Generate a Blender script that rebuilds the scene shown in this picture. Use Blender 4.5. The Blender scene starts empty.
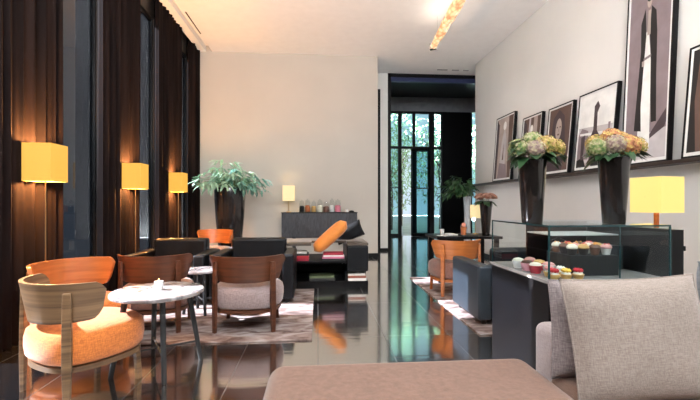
import bpy, math, random
from math import sin, cos, pi, radians as R, sqrt
from mathutils import Vector, Matrix, Euler
random.seed(7)
scene = bpy.context.scene
COL = scene.collection

# ------------------------------------------------------------------ materials
MATS = {}
def nt(name):
    m = bpy.data.materials.new(name); m.use_nodes = True
    t = m.node_tree; b = t.nodes['Principled BSDF']
    MATS[name] = m
    return m, t, b
def N(t, k, **kw):
    n = t.nodes.new(k)
    for a, v in kw.items(): setattr(n, a, v)
    return n
def coord(t, scale=(1,1,1)):
    tc = N(t, 'ShaderNodeTexCoord'); mp = N(t, 'ShaderNodeMapping')
    mp.inputs['Scale'].default_value = scale
    t.links.new(tc.outputs['Object'], mp.inputs['Vector'])
    return mp.outputs['Vector']
def ramp(t, fac, stops):
    r = N(t, 'ShaderNodeValToRGB'); e = r.color_ramp.elements
    while len(e) < len(stops): e.new(.5)
    for i, (p, c) in enumerate(stops):
        e[i].position = p; e[i].color = (*c, 1)
    t.links.new(fac, r.inputs['Fac']); return r.outputs['Color']
def plain(name, col, rough=.5, metal=0, spec=.5, noise=.12, nscale=6, bump=0, bscale=60, coat=0, sheen=0):
    m, t, b = nt(name)
    n = N(t, 'ShaderNodeTexNoise'); n.inputs['Scale'].default_value = nscale; n.inputs['Detail'].default_value = 4
    t.links.new(coord(t), n.inputs['Vector'])
    lo = tuple(c*(1-noise) for c in col); hi = tuple(min(1, c*(1+noise)) for c in col)
    t.links.new(ramp(t, n.outputs['Fac'], [(.3, lo), (.7, hi)]), b.inputs['Base Color'])
    b.inputs['Roughness'].default_value = rough; b.inputs['Metallic'].default_value = metal
    b.inputs['Specular IOR Level'].default_value = spec; b.inputs['Coat Weight'].default_value = coat
    b.inputs['Sheen Weight'].default_value = sheen
    if bump:
        n2 = N(t, 'ShaderNodeTexNoise'); n2.inputs['Scale'].default_value = bscale
        t.links.new(coord(t), n2.inputs['Vector'])
        bp = N(t, 'ShaderNodeBump'); bp.inputs['Strength'].default_value = bump; bp.inputs['Distance'].default_value = .01
        t.links.new(n2.outputs['Fac'], bp.inputs['Height']); t.links.new(bp.outputs['Normal'], b.inputs['Normal'])
    return m
def wood(name, c1, c2, rough=.35, scale=(3, 3, 26), dist=.5):
    m, t, b = nt(name)
    n = N(t, 'ShaderNodeTexNoise'); n.inputs['Scale'].default_value = 1.0; n.inputs['Detail'].default_value = 5
    n.inputs['Distortion'].default_value = dist
    t.links.new(coord(t, scale), n.inputs['Vector'])
    t.links.new(ramp(t, n.outputs['Fac'], [(.3, c1), (.7, c2)]), b.inputs['Base Color'])
    b.inputs['Roughness'].default_value = rough
    return m
def weave(name, c1, c2, scale=260, rough=.9, bump=.4, sheen=.3, blotch=2.5):
    m, t, b = nt(name)
    v = coord(t)
    sx = N(t, 'ShaderNodeTexNoise'); sx.inputs['Scale'].default_value = 1; sx.inputs['Detail'].default_value = 3
    t.links.new(coord(t, (scale*.12, scale*.12, scale)), sx.inputs['Vector'])
    sy = N(t, 'ShaderNodeTexNoise'); sy.inputs['Scale'].default_value = 1; sy.inputs['Detail'].default_value = 3
    t.links.new(coord(t, (scale, scale, scale*.12)), sy.inputs['Vector'])
    a = N(t, 'ShaderNodeMath', operation='ADD')
    t.links.new(sx.outputs['Fac'], a.inputs[0]); t.links.new(sy.outputs['Fac'], a.inputs[1])
    h = N(t, 'ShaderNodeMath', operation='MULTIPLY'); h.inputs[1].default_value = .5
    t.links.new(a.outputs[0], h.inputs[0])
    t.links.new(ramp(t, h.outputs[0], [(.38, c1), (.62, c2)]), b.inputs['Base Color'])
    bp = N(t, 'ShaderNodeBump'); bp.inputs['Strength'].default_value = bump; bp.inputs['Distance'].default_value = .004
    t.links.new(h.outputs[0], bp.inputs['Height']); t.links.new(bp.outputs['Normal'], b.inputs['Normal'])
    b.inputs['Roughness'].default_value = rough; b.inputs['Sheen Weight'].default_value = sheen
    return m
def emis(name, col, strength, base=None):
    m, t, b = nt(name)
    b.inputs['Base Color'].default_value = (*(base or col), 1)
    b.inputs['Emission Color'].default_value = (*col, 1); b.inputs['Emission Strength'].default_value = strength
    b.inputs['Roughness'].default_value = .8
    return m
def glass(name, tint, gloss=.12, rough=0.0, ior=1.5):
    m = bpy.data.materials.new(name); m.use_nodes = True; t = m.node_tree; t.nodes.clear()
    o = N(t, 'ShaderNodeOutputMaterial'); mx = N(t, 'ShaderNodeMixShader')
    tr = N(t, 'ShaderNodeBsdfTransparent'); gl = N(t, 'ShaderNodeBsdfGlossy'); fr = N(t, 'ShaderNodeFresnel')
    fr.inputs['IOR'].default_value = ior
    tr.inputs['Color'].default_value = (*tint, 1); gl.inputs['Roughness'].default_value = rough
    gl.inputs['Color'].default_value = (.9, .95, 1, 1)
    ge = N(t, 'ShaderNodeNewGeometry'); iv = N(t, 'ShaderNodeMath', operation='SUBTRACT'); iv.inputs[0].default_value = 1
    mu = N(t, 'ShaderNodeMath', operation='MULTIPLY'); t.links.new(ge.outputs['Backfacing'], iv.inputs[1])
    t.links.new(iv.outputs[0], mu.inputs[0]); t.links.new(fr.outputs[0], mu.inputs[1])
    t.links.new(mu.outputs[0], mx.inputs[0]); t.links.new(tr.outputs[0], mx.inputs[1]); t.links.new(gl.outputs[0], mx.inputs[2])
    t.links.new(mx.outputs[0], o.inputs['Surface'])
    MATS[name] = m
    return m

m_floor, t, b = nt('polished_black_stone')
v = coord(t)
br = N(t, 'ShaderNodeTexBrick'); br.inputs['Scale'].default_value = 1.0
br.inputs['Brick Width'].default_value = .62; br.inputs['Row Height'].default_value = 1.24
br.inputs['Mortar Size'].default_value = .0035; br.offset = .0; br.inputs['Mortar Smooth'].default_value = .2
br.inputs['Color1'].default_value = (.008, .008, .009, 1); br.inputs['Color2'].default_value = (.013, .012, .013, 1)
br.inputs['Mortar'].default_value = (.09, .085, .08, 1)
t.links.new(v, br.inputs['Vector']); t.links.new(br.outputs['Color'], b.inputs['Base Color'])
nn = N(t, 'ShaderNodeTexNoise'); nn.inputs['Scale'].default_value = 3; t.links.new(v, nn.inputs['Vector'])
b.inputs['Roughness'].default_value = .35
gl = N(t, 'ShaderNodeBsdfGlossy'); gl.inputs['Color'].default_value = (1, .97, .93, 1)
mr = N(t, 'ShaderNodeMapRange'); mr.inputs['To Min'].default_value = .07; mr.inputs['To Max'].default_value = .13
t.links.new(nn.outputs['Fac'], mr.inputs['Value']); t.links.new(mr.outputs[0], gl.inputs['Roughness'])
lw = N(t, 'ShaderNodeFresnel'); lw.inputs['IOR'].default_value = 3.2
md = N(t, 'ShaderNodeMath', operation='MULTIPLY_ADD'); md.inputs[1].default_value = .9; md.inputs[2].default_value = .38
t.links.new(lw.outputs[0], md.inputs[0])
mo = N(t, 'ShaderNodeMath', operation='MULTIPLY_ADD'); mo.inputs[1].default_value = -.55; mo.inputs[2].default_value = 1
t.links.new(br.outputs['Fac'], mo.inputs[0])
mm = N(t, 'ShaderNodeMath', operation='MULTIPLY', use_clamp=True); t.links.new(md.outputs[0], mm.inputs[0]); t.links.new(mo.outputs[0], mm.inputs[1])
mx = N(t, 'ShaderNodeMixShader'); t.links.new(mm.outputs[0], mx.inputs[0]); t.links.new(b.outputs[0], mx.inputs[1]); t.links.new(gl.outputs[0], mx.inputs[2])
t.links.new(mx.outputs[0], t.nodes['Material Output'].inputs['Surface'])
n3 = N(t, 'ShaderNodeTexNoise'); n3.inputs['Scale'].default_value = 1
t.links.new(coord(t, (1.2, 9, 1)), n3.inputs['Vector'])
bp = N(t, 'ShaderNodeBump'); bp.inputs['Strength'].default_value = .06; bp.inputs['Distance'].default_value = .02
t.links.new(n3.outputs['Fac'], bp.inputs['Height']); t.links.new(bp.outputs['Normal'], b.inputs['Normal']); t.links.new(bp.outputs['Normal'], gl.inputs['Normal'])

m_ceil = plain('white_ceiling_paint', (.88, .88, .88), .9, noise=.02)
m_back = plain('greige_plaster', (.50, .468, .42), .85, noise=.03, nscale=1.5)
m_right = plain('warm_white_plaster', (.72, .695, .665), .85, noise=.03, nscale=1.5)
m_jamb = plain('white_jamb_paint', (.8, .79, .75), .8, noise=.02)
m_dark = plain('dark_brown_panel', (.016, .013, .012), .5)
m_black = plain('black_lacquer', (.004, .004, .005), .38, spec=.2)
m_blackm = plain('matt_black', (.012, .012, .013), .6)
m_navy = plain('navy_header_reflection', (.02, .03, .09), .35)  # blue reflection along the lobby header, painted in as navy
m_metal_panel = plain('grey_steel_panel', (.30, .31, .33), .45, metal=.3)
m_frame_dark = plain('dark_bronze_frame', (.012, .013, .015), .4, metal=.4)
m_curtain, t, b = nt('dark_brown_velvet')
nn = N(t, 'ShaderNodeTexNoise'); nn.inputs['Scale'].default_value = 1
t.links.new(coord(t, (3, 9, .5)), nn.inputs['Vector'])
t.links.new(ramp(t, nn.outputs['Fac'], [(.3, (.004, .0028, .003)), (.7, (.015, .009, .008))]), b.inputs['Base Color'])
b.inputs['Roughness'].default_value = .9; b.inputs['Specular IOR Level'].default_value = .08; b.inputs['Sheen Weight'].default_value = 0
m_wood = wood('shaded_chair_wood', (.05, .016, .008), (.13, .042, .018))  # chair wood as it looks in shade, darkness put into the colour
m_wood_grey = wood('streaked_walnut', (.07, .035, .018), (.27, .16, .08), scale=(.8, .8, 34))
m_wood_orange = wood('lit_orange_wood', (.30, .085, .02), (.48, .15, .035))  # chair wood as it looks when lit, orange light put into the colour
m_orange = weave('orange_fabric', (.42, .10, .012), (.70, .21, .035), 220)
m_mauve = weave('mauve_seat_fabric', (.22, .155, .15), (.36, .28, .275), 220)
m_brownseat = weave('brown_seat_fabric', (.12, .05, .035), (.24, .11, .08), 220)
m_leather = plain('black_leather', (.005, .006, .008), .42, spec=.25, noise=.2, bump=.15, bscale=90)
m_leather_blue = plain('blue_black_leather', (.022, .030, .040), .38, noise=.15, bump=.15, bscale=90)
m_marble, t, b = nt('white_marble')
nn = N(t, 'ShaderNodeTexNoise'); nn.inputs['Scale'].default_value = 5; nn.inputs['Detail'].default_value = 8; nn.inputs['Distortion'].default_value = 1.4
t.links.new(coord(t), nn.inputs['Vector'])
t.links.new(ramp(t, nn.outputs['Fac'], [(.40, (.16, .14, .14)), (.52, (.34, .32, .32)), (.7, (.42, .40, .395))]), b.inputs['Base Color'])
b.inputs['Roughness'].default_value = .22
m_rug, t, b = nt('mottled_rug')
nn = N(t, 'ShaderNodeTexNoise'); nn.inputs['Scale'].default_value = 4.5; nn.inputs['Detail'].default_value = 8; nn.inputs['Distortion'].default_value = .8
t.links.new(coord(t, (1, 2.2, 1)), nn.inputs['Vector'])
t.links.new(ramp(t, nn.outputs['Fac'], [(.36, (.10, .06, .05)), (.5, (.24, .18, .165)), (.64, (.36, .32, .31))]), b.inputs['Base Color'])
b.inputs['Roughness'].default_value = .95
m_sofa = weave('mauve_brown_wool', (.145, .078, .052), (.215, .12, .085), 320, bump=.6)
m_sofaback = weave('pale_mauve_wool', (.30, .25, .25), (.42, .36, .36), 300)
m_pillow = weave('light_grey_linen', (.215, .168, .142), (.335, .275, .24), 330, bump=.5)
m_pillow2 = weave('taupe_tweed', (.15, .12, .12), (.30, .25, .245), 260, bump=.5)
m_pillow3 = weave('blue_grey_linen', (.22, .26, .32), (.36, .41, .48), 220)
m_orangepil = plain('burnt_orange_suede', (.72, .23, .03), .6, noise=.12, nscale=8, sheen=.3)
m_planter = plain('black_glazed_ceramic', (.014, .013, .014), .16, noise=.2, coat=.5)
m_vase = plain('dark_bronze_glaze', (.014, .011, .010), .16, metal=.2, noise=.2, coat=.6)
m_cabinet = wood('black_oak_grain', (.012, .012, .015), (.05, .053, .065), rough=.42, scale=(26, 3, 6), dist=1)
m_leaf = plain('pale_green_leaf', (.36, .55, .38), .45, noise=.35, nscale=9)
m_leaf_b = plain('blue_green_leaf', (.14, .32, .25), .45, noise=.3, nscale=9)
m_leafdark = plain('dark_green_leaf', (.02, .06, .02), .4, noise=.3, nscale=9)
m_tree = plain('tree_foliage', (.30, .46, .28), .6, noise=.5, nscale=2.5)
m_trunk = plain('grey_bark', (.12, .09, .07), .9, noise=.3)
m_stem = plain('green_stem', (.14, .20, .06), .6)
def floret(name, stops, sc=22):
    m, t, b = nt(name)
    n = N(t, 'ShaderNodeTexNoise'); n.inputs['Scale'].default_value = sc; n.inputs['Detail'].default_value = 2
    t.links.new(coord(t), n.inputs['Vector'])
    t.links.new(ramp(t, n.outputs['Fac'], stops), b.inputs['Base Color']); b.inputs['Roughness'].default_value = .7
    return m
m_hy_green = floret('green_hydrangea', [(.32, (.06, .12, .035)), (.45, (.20, .26, .08)), (.55, (.36, .30, .16)), (.68, (.40, .42, .26))], 30)
m_hy_yellow = floret('yellow_hydrangea', [(.32, (.12, .13, .03)), (.45, (.34, .27, .05)), (.56, (.45, .26, .12)), (.68, (.60, .48, .16))], 30)
m_hy_pink = floret('pink_orange_hydrangea', [(.32, (.20, .08, .03)), (.45, (.46, .17, .08)), (.56, (.55, .35, .10)), (.68, (.42, .36, .12))], 30)
m_hy_white = floret('white_mauve_hydrangea', [(.32, (.14, .10, .09)), (.45, (.30, .20, .17)), (.56, (.38, .33, .20)), (.68, (.42, .42, .30))], 30)
m_rose = floret('dusty_rose', [(.3, (.28, .13, .09)), (.6, (.50, .28, .20)), (.8, (.58, .38, .28))], 14)
m_brass = plain('aged_brass', (.55, .36, .16), .3, metal=.9)
m_shade = emis('lit_amber_shade', (1.0, .50, .06), .85, (.22, .12, .03))
m_shade_y = emis('lit_yellow_shade', (1.0, .78, .24), .92, (.2, .16, .05))
m_shade_c = emis('lit_cream_shade', (1.0, .80, .40), .75, (.4, .3, .2))
m_winglass = glass('dark_tinted_window_glass', (.18, .19, .21))
m_frontglass = glass('front_door_glass', (.72, .86, .88))
m_caseglass = glass('display_case_glass', (.93, .97, .97), ior=1.42)
m_jarglass = glass('clear_jar_glass', (.90, .92, .92), ior=1.3)
m_glassedge = plain('teal_glass_edge', (.012, .05, .055), .15, noise=.1)
m_white = plain('white_porcelain', (.75, .74, .72), .3, noise=.02)
m_paper = plain('book_paper', (.70, .66, .58), .8)
m_chrome = plain('brushed_chrome', (.6, .6, .6), .25, metal=1)
m_ground = plain('pale_paving', (.42, .44, .42), .8, noise=.2, nscale=2)
def colmat(name, c, rough=.5): return MATS.get(name) or plain(name, c, rough)

# ------------------------------------------------------------------ geometry
class MB:
    def __init__(s): s.v = []; s.f = []; s.mi = []; s.M = Matrix.Identity(4); s.cur = 0
    def add(s, vs, fs):
        k = len(s.v)
        s.v += [tuple(s.M @ Vector(p)) for p in vs]
        s.f += [[i+k for i in q] for q in fs]; s.mi += [s.cur]*len(fs)
        return s
    def box(s, x0, x1, y0, y1, z0, z1):
        return s.add([(x0,y0,z0),(x1,y0,z0),(x1,y1,z0),(x0,y1,z0),(x0,y0,z1),(x1,y0,z1),(x1,y1,z1),(x0,y1,z1)],
                     [(0,3,2,1),(4,5,6,7),(0,1,5,4),(1,2,6,5),(2,3,7,6),(3,0,4,7)])
    def bar(s, p, q, w, d):          # tapered-free square bar between two points
        p, q = Vector(p), Vector(q); a = (q-p).normalized()
        ref = Vector((0,1,0)) if abs(a.y) < .9 else Vector((1,0,0))
        u = a.cross(ref).normalized(); w2 = a.cross(u)
        vs = [c + u*w/2*i + w2*d/2*j for c in (p, q) for i, j in ((-1,-1),(1,-1),(1,1),(-1,1))]
        return s.add(vs, [(3,2,1,0),(4,5,6,7),(0,1,5,4),(1,2,6,5),(2,3,7,6),(3,0,4,7)])
    def tube(s, pts, r, n=10):
        pts = [Vector(p) for p in pts]; rs = r if isinstance(r, (list, tuple)) else [r]*len(pts)
        vs = []; fs = []
        for i, p in enumerate(pts):
            a = (pts[min(i+1, len(pts)-1)] - pts[max(i-1, 0)]).normalized()
            ref = Vector((0,0,1)) if abs(a.z) < .9 else Vector((1,0,0))
            u = a.cross(ref).normalized(); w = a.cross(u)
            for k in range(n): vs.append(p + (u*cos(2*pi*k/n) + w*sin(2*pi*k/n))*rs[i])
        for i in range(len(pts)-1):
            for k in range(n):
                k2 = (k+1) % n; fs.append((i*n+k, (i+1)*n+k, (i+1)*n+k2, i*n+k2))
        fs.append(tuple(range(n))); fs.append(tuple(range((len(pts)-1)*n, len(pts)*n))[::-1])
        return s.add(vs, fs)
    def lathe(s, prof, n=32, c=(0,0), cap=True, sq=None, ax=1, ay=1):   # sq = superellipse exponent
        vs = []; fs = []
        for r, z in prof:
            for k in range(n):
                a = 2*pi*k/n; f = 1
                if sq: f = 1/((abs(cos(a))**sq + abs(sin(a))**sq)**(1/sq))
                vs.append((c[0]+r*f*cos(a)*ax, c[1]+r*f*sin(a)*ay, z))
        for i in range(len(prof)-1):
            for k in range(n):
                k2 = (k+1) % n; fs.append((i*n+k, i*n+k2, (i+1)*n+k2, (i+1)*n+k))
        if cap:
            fs.append(tuple(range(n))[::-1]); fs.append(tuple(range((len(prof)-1)*n, len(prof)*n)))
        return s.add(vs, fs)
    def prism(s, poly, z0, z1):
        n = len(poly)
        return s.add([(x,y,z0) for x,y in poly]+[(x,y,z1) for x,y in poly],
            [tuple(range(n))[::-1], tuple(range(n, 2*n))]+[(i,(i+1)%n,(i+1)%n+n,i+n) for i in range(n)])
    def pillow(s, w, h, t, n=22, pinch=.055):   # centre origin, in the XZ plane, thickness along Y
        for side in (1, -1):
            vs = []; fs = []
            for i in range(n+1):
                for j in range(n+1):
                    a = -1+2*i/n; b = -1+2*j/n
                    x = w/2*a*(1-pinch*(1-b*b)); z = h/2*b*(1-pinch*(1-a*a))
                    y = side*t/2*max(0, (1-a**4))**.55*max(0, (1-b**4))**.55*(1+.05*sin(5*a+2)*cos(4*b))
                    vs.append((x, y, z))
            for i in range(n):
                for j in range(n):
                    q = (i*(n+1)+j, (i+1)*(n+1)+j, (i+1)*(n+1)+j+1, i*(n+1)+j+1)
                    fs.append(q if side < 0 else q[::-1])
            s.add(vs, fs)
        return s
    def pipe_rim(s, w, h, r, pinch=.055, n=16):
        pts = []
        for k in range(4):
            for i in range(n):
                q = -1+2*i/n
                a, b = [(q,-1),(1,q),(-q,1),(-1,-q)][k]
                pts.append((w/2*a*(1-pinch*(1-b*b)), 0, h/2*b*(1-pinch*(1-a*a))))
        pts.append(pts[0]); return s.tube(pts, r, 6)
    def leaf(s, p, d, up, L, W, bend=.3, n=4, lobes=0):
        p = Vector(p); d = Vector(d).normalized(); up = Vector(up)
        side = d.cross(up)
        if side.length < .01: side = d.cross(Vector((1,0,0)))
        side.normalize(); nrm = side.cross(d).normalized()
        vs = []; fs = []
        for i in range(n+1):
            q = i/n; w = W*sin(pi*min(.97, q*.9+.08))**.8*(1 if not lobes or i % 2 else .55)
            if i == n: w = W*.04
            c = p + d*L*q - nrm*L*bend*q*q
            vs += [c - side*w/2 + nrm*w*.15, c, c + side*w/2 + nrm*w*.15]
        for i in range(n):
            k = i*3; fs += [(k,k+1,k+4,k+3),(k+1,k+2,k+5,k+4)]
        return s.add(vs, fs)
    def build(s, name, mat, parent=None, loc=(0,0,0), rot=(0,0,0), bevel=0, seg=3, sub=0, smooth=40, kind=None):
        me = bpy.data.meshes.new(name); me.from_pydata(s.v, [], s.f)
        for m in (mat if isinstance(mat, (list, tuple)) else [mat]): me.materials.append(m)
        for p, k in zip(me.polygons, s.mi): p.material_index = k
        me.validate(); me.update()
        if smooth:
            me.polygons.foreach_set('use_smooth', [True]*len(me.polygons))
            me.set_sharp_from_angle(angle=R(smooth))
        o = bpy.data.objects.new(name, me); COL.objects.link(o)
        o.location = loc; o.rotation_euler = rot
        if parent: o.parent = parent
        if bevel:
            md = o.modifiers.new('bevel', 'BEVEL'); md.width = bevel; md.segments = seg; md.limit_method = 'ANGLE'; md.angle_limit = R(30)
            me.polygons.foreach_set('use_smooth', [True]*len(me.polygons))
            md.harden_normals = False
        if sub:
            md = o.modifiers.new('sub', 'SUBSURF'); md.levels = sub; md.render_levels = sub
        if kind: o['kind'] = kind
        return o
def tag(o, label, cat, group=None):
    o['label'] = label; o['category'] = cat
    if group: o['group'] = group
    return o
def thing(name, label, cat, loc=(0,0,0), rz=0, group=None):
    o = bpy.data.objects.new(name, None); COL.objects.link(o); o.empty_display_size = .1
    o.location = loc; o.rotation_euler = (0,0,rz)
    return tag(o, label, cat, group)
def dup(root, loc, rz, label, group=None, mats=None, scale=None):
    def cp(o, par):
        c = o.copy(); COL.objects.link(c)
        if par: c.parent = par
        for ch in o.children: cp(ch, c)
        return c
    r = cp(root, None); r.location = loc; r.rotation_euler = (0,0,rz); r['label'] = label
    if group: r['group'] = group
    if scale: r.scale = (scale,)*3
    if mats:
        for ch in r.children:
            k = ch.name.split('.')[0]
            if k in mats: ch.data = ch.data.copy(); ch.data.materials[0] = mats[k]
    return r
def struct(name, mb, mat, **kw): return mb.build(name, mat, kind='structure', **kw)

# ------------------------------------------------------------------ setting
H = 4.64
XR = 3.84
struct('floor', MB().box(-3.1, 7.0, -4.2, 15.1, -.12, 0), m_floor, smooth=0)
c = MB()
c.box(-2.36, 4.6, -4.2, 10.35, H, H+.15)
c.box(-2.66, -2.50, -4.2, 9.2, H, H+.15)
c.box(-2.50, -2.36, -4.2, 9.2, H+.13, H+.2)
struct('ceiling', c, m_ceil, smooth=0)
struct('trim_1', MB().box(-3.1, -2.66, -4.2, 9.3, H+.10, H+.2), m_dark, smooth=0)       # curtain pocket
struct('wall_back', MB().box(-3.1, 1.38, 9.18, 9.33, 0, H+.3), m_back, smooth=0)
struct('baseboard_back', MB().box(-2.6, 1.385, 9.165, 9.18, 0, .09), m_black, smooth=0)
struct('wall_right', MB().box(XR, XR+.15, -4.2, 9.52, 0, H), m_right, smooth=0)
struct('baseboard_right', MB().box(XR-.015, XR, -4.2, 9.52, 0, .09), m_black, smooth=0)
struct('wall_hall', MB().box(1.2, 1.82, 10.35, 10.5, 0, H), m_jamb, smooth=0)
struct('trim_2', MB().box(1.54, 1.62, 10.33, 10.35, 0, 4.22), m_black, smooth=0)
struct('baseboard_hall', MB().box(1.62, 1.82, 10.335, 10.35, 0, .07), m_black, smooth=0)
struct('wall_hall_side', MB().box(1.1, 1.2, 9.33, 10.5, 0, H), m_jamb, smooth=0)
f = MB(); f.box(1.82, 1.90, 10.33, 10.5, 0, H); f.box(1.82, 4.6, 10.33, 10.5, H-.09, H+.02)
struct('trim_3', f, m_black, smooth=0)
struct('trim_4', MB().box(1.9, 4.6, 10.36, 10.48, H-.20, H-.09), m_navy, smooth=0)  # strip coloured like a blue reflection under the header
struct('wall_lobby_header', MB().box(1.2, 7.0, 10.50, 10.6, H+.02, 5.9), m_black, smooth=0)
struct('ceiling_lobby', MB().box(1.2, 7.0, 10.5, 15.1, 5.24, 5.34), m_black, smooth=0)
struct('wall_lobby_left', MB().box(1.2, 1.3, 10.5, 15.1, 0, 5.3), m_black, smooth=0)
struct('wall_lobby_right', MB().box(6.9, 7.0, 9.52, 15.1, 0, 5.3), m_black, smooth=0)
struct('wall_lobby_panel', MB().box(4.72, 5.80, 14.86, 15.0, 0, 4.71), m_black, smooth=0)
struct('wall_lobby_side', MB().box(XR+.15, 7.0, 9.37, 9.52, 0, 5.3), m_black, smooth=0)
struct('trim_5', MB().box(1.3, 6.9, 14.84, 15.05, 4.71, 5.24), m_metal_panel, smooth=0)

# left wall: piers behind the curtains and tall tinted windows between them
XW = -2.76
piers = [(-4.2, 2.55), (3.45, 4.24), (5.26, 6.07), (7.00, 7.82), (8.72, 9.18)]
w = MB()
for a, b_ in piers: w.box(XW-.08, XW, a, b_, 0, H+.1)
w.box(XW-.08, XW, -4.2, 9.18, 4.35, H+.1)
struct('wall_left', w, m_dark, smooth=0)
for k in range(len(piers)-1):
    a, b_ = piers[k][1], piers[k+1][0]
    fr = MB()
    fr.box(XW-.08, XW-.02, a, a+.025, 0, 4.35); fr.box(XW-.08, XW-.02, b_-.025, b_, 0, 4.35)
    fr.box(XW-.08, XW-.03, a+.04, b_-.04, 0, .08); fr.box(XW-.08, XW-.03, a+.04, b_-.04, 4.29, 4.35)
    fo = struct(f'window_{k+1}', fr, m_frame_dark, smooth=0)
    MB().box(XW-.045, XW-.035, a+.025, b_-.025, .08, 4.29).build('pane', m_winglass, fo, smooth=0)
# rear of the room (behind the camera): solid wall, made dark to cut bounced light
struct('wall_rear', MB().box(-3.1, XR, -4.2, -4.05, 0, H), m_dark, smooth=0)

# curtains
def curtain(y0, y1, label, seed):
    rnd = random.Random(seed); n = int((y1-y0)/.012); zs = [0.01, .6, 1.4, 2.2, 3.2, 4.1, 4.72]
    ph = rnd.random()*6; mbs = MB(); vs = []; fs = []
    for z in zs:
        for i in range(n+1):
            y = y0+(y1-y0)*i/n; q = (y-y0)
            a = q*2*pi/.135 + ph + .5*sin(q*7+ph) + .15*sin(z*1.3+q*3)
            amp = .055*(1+.35*sin(q*11+ph*2))
            vs.append((-2.67 + amp*(sin(a)*.75+.25*sin(a*2.3+1)), y + .012*sin(a*1.0), z))
    m = n+1
    for j in range(len(zs)-1):
        for i in range(n): fs.append((j*m+i, (j+1)*m+i, (j+1)*m+i+1, j*m+i+1))
    o = mbs.add(vs, fs).build('curtain', m_curtain, smooth=60)
    md = o.modifiers.new('thick', 'SOLIDIFY'); md.thickness = .006
    return tag(o, label, 'curtain', 'dark floor length curtains along the left side')
curtain(3.34, 4.36, 'widest dark pleated curtain behind the nearest amber lamp', 2)
curtain(5.13, 6.19, 'dark pleated curtain behind the middle amber lamp', 3)
curtain(6.87, 7.94, 'dark pleated curtain behind the farthest amber lamp on the left', 4)
curtain(8.62, 9.14, 'narrow dark curtain at the far left corner next to the greige wall', 5)

# ceiling fittings
d = MB().box(-2.352, -2.33, 7.30, 8.22, H-.006, H+.003)
tag(d.build('linear_air_diffuser', m_black, smooth=0), 'long thin black slot diffuser in white ceiling above the curtains', 'air vent')
for k, (x, w_) in enumerate(((3.02, .26), (3.40, .18), (3.70, .13))):
    tag(MB().box(x, x+w_, 9.93, 9.97, H-.012, H).build('ceiling_slot', m_metal_panel, smooth=0),
        ('longest of three grey slots in the ceiling before the lobby opening', 'middle one of three grey slots in the ceiling before the lobby opening',
         'shortest grey ceiling slot, nearest the right wall')[k], 'ceiling slot', 'grey slots in the ceiling by the lobby')

# pendant: long faceted glowing bar
m_crys, t, b = nt('warm_crystal')
nn = N(t, 'ShaderNodeTexVoronoi'); nn.inputs['Scale'].default_value = 14; t.links.new(coord(t, (1, .6, 1)), nn.inputs['Vector'])
cr = ramp(t, nn.outputs['Distance'], [(.0, (1, .86, .62)), (.45, (.95, .62, .32)), (.8, (.60, .34, .16))])
t.links.new(cr, b.inputs['Base Color']); t.links.new(cr, b.inputs['Emission Color']); b.inputs['Emission Strength'].default_value = .65
b.inputs['Roughness'].default_value = .2
pd = thing('pendant_light', 'long warm glowing faceted bar pendant hanging under the white ceiling', 'pendant light', (2.08, 6.0, 4.20), R(-4))
g = MB(); rnd = random.Random(3); rings = []; n = 14
for i in range(n+1):
    y = -1.6+3.0*i/n; wv = .075*(1 if i < n-1 else .75)
    for k in range(7):
        a = 2*pi*k/7 + .4*i; r = wv*(1+.22*rnd.uniform(-1, 1))
        rings.append((r*cos(a)*1.15, y, r*sin(a)*.75))
fs = [(i*7+k, i*7+(k+1) % 7, (i+1)*7+(k+1) % 7, (i+1)*7+k) for i in range(n) for k in range(7)]
fs += [tuple(range(7))[::-1]]
g.add(rings, fs).build('crystal_bar', m_crys, pd, smooth=0)
MB().add([(-.08, 1.38, -.05), (.08, 1.38, -.05), (.09, 1.38, .05), (-.09, 1.38, .05), (-.05, 1.50, -.04), (.06, 1.47, -.03), (.06, 1.47, .04), (-.06, 1.5, .04)],
         [(0,1,5,4),(1,2,6,5),(2,3,7,6),(3,0,4,7),(4,5,6,7),(3,2,1,0)]).build('end_cap', m_chrome, pd, smooth=0)
for y in (-1.2, 1.1): MB().tube([(0, y, .04), (0, y, H-4.20)], .002, 5).build('cable', m_chrome, pd)

# ------------------------------------------------------------------ front glazing
YG = 14.93
gz = thing('glazed_entrance', 'full height dark framed glass entrance wall at the end of the lobby', 'glass wall', (0, YG, 0))
def vbar(x, w_, z1=4.71, z0=0, d_=.1): MB().box(x-w_/2, x+w_/2, -d_/2, d_/2, z0, z1).build('mullion', m_frame_dark, gz, smooth=0)
for x, w_ in ((2.62, .08), (3.08, .13), (3.62, .10), (4.30, .20), (4.70, .06), (5.84, .08), (6.6, .08)): vbar(x, w_)
MB().box(1.3, 4.72, -.045, .045, 3.30, 3.39).build('transom', m_frame_dark, gz, smooth=0)
MB().box(1.3, 4.72, -.06, .06, 4.63, 4.71).build('head_rail', m_frame_dark, gz, smooth=0)
MB().box(1.3, 3.1, -.04, .04, 0, .09).build('bottom_rail', m_frame_dark, gz, smooth=0)
for a, b_, z0, z1 in ((1.32, 2.58, .09, 3.30), (1.32, 2.58, 3.39, 4.63), (2.66, 3.02, .09, 3.30), (2.66, 3.02, 3.39, 4.63), (3.15, 3.57, 3.39, 4.63), (3.67, 4.20, 3.39, 4.63), (4.40, 4.67, .0, 4.63), (5.88, 6.56, 0, 4.71)):
    MB().box(a, b_, -.006, .006, z0, z1).build('glass_pane', m_frontglass, gz, smooth=0)
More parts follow.
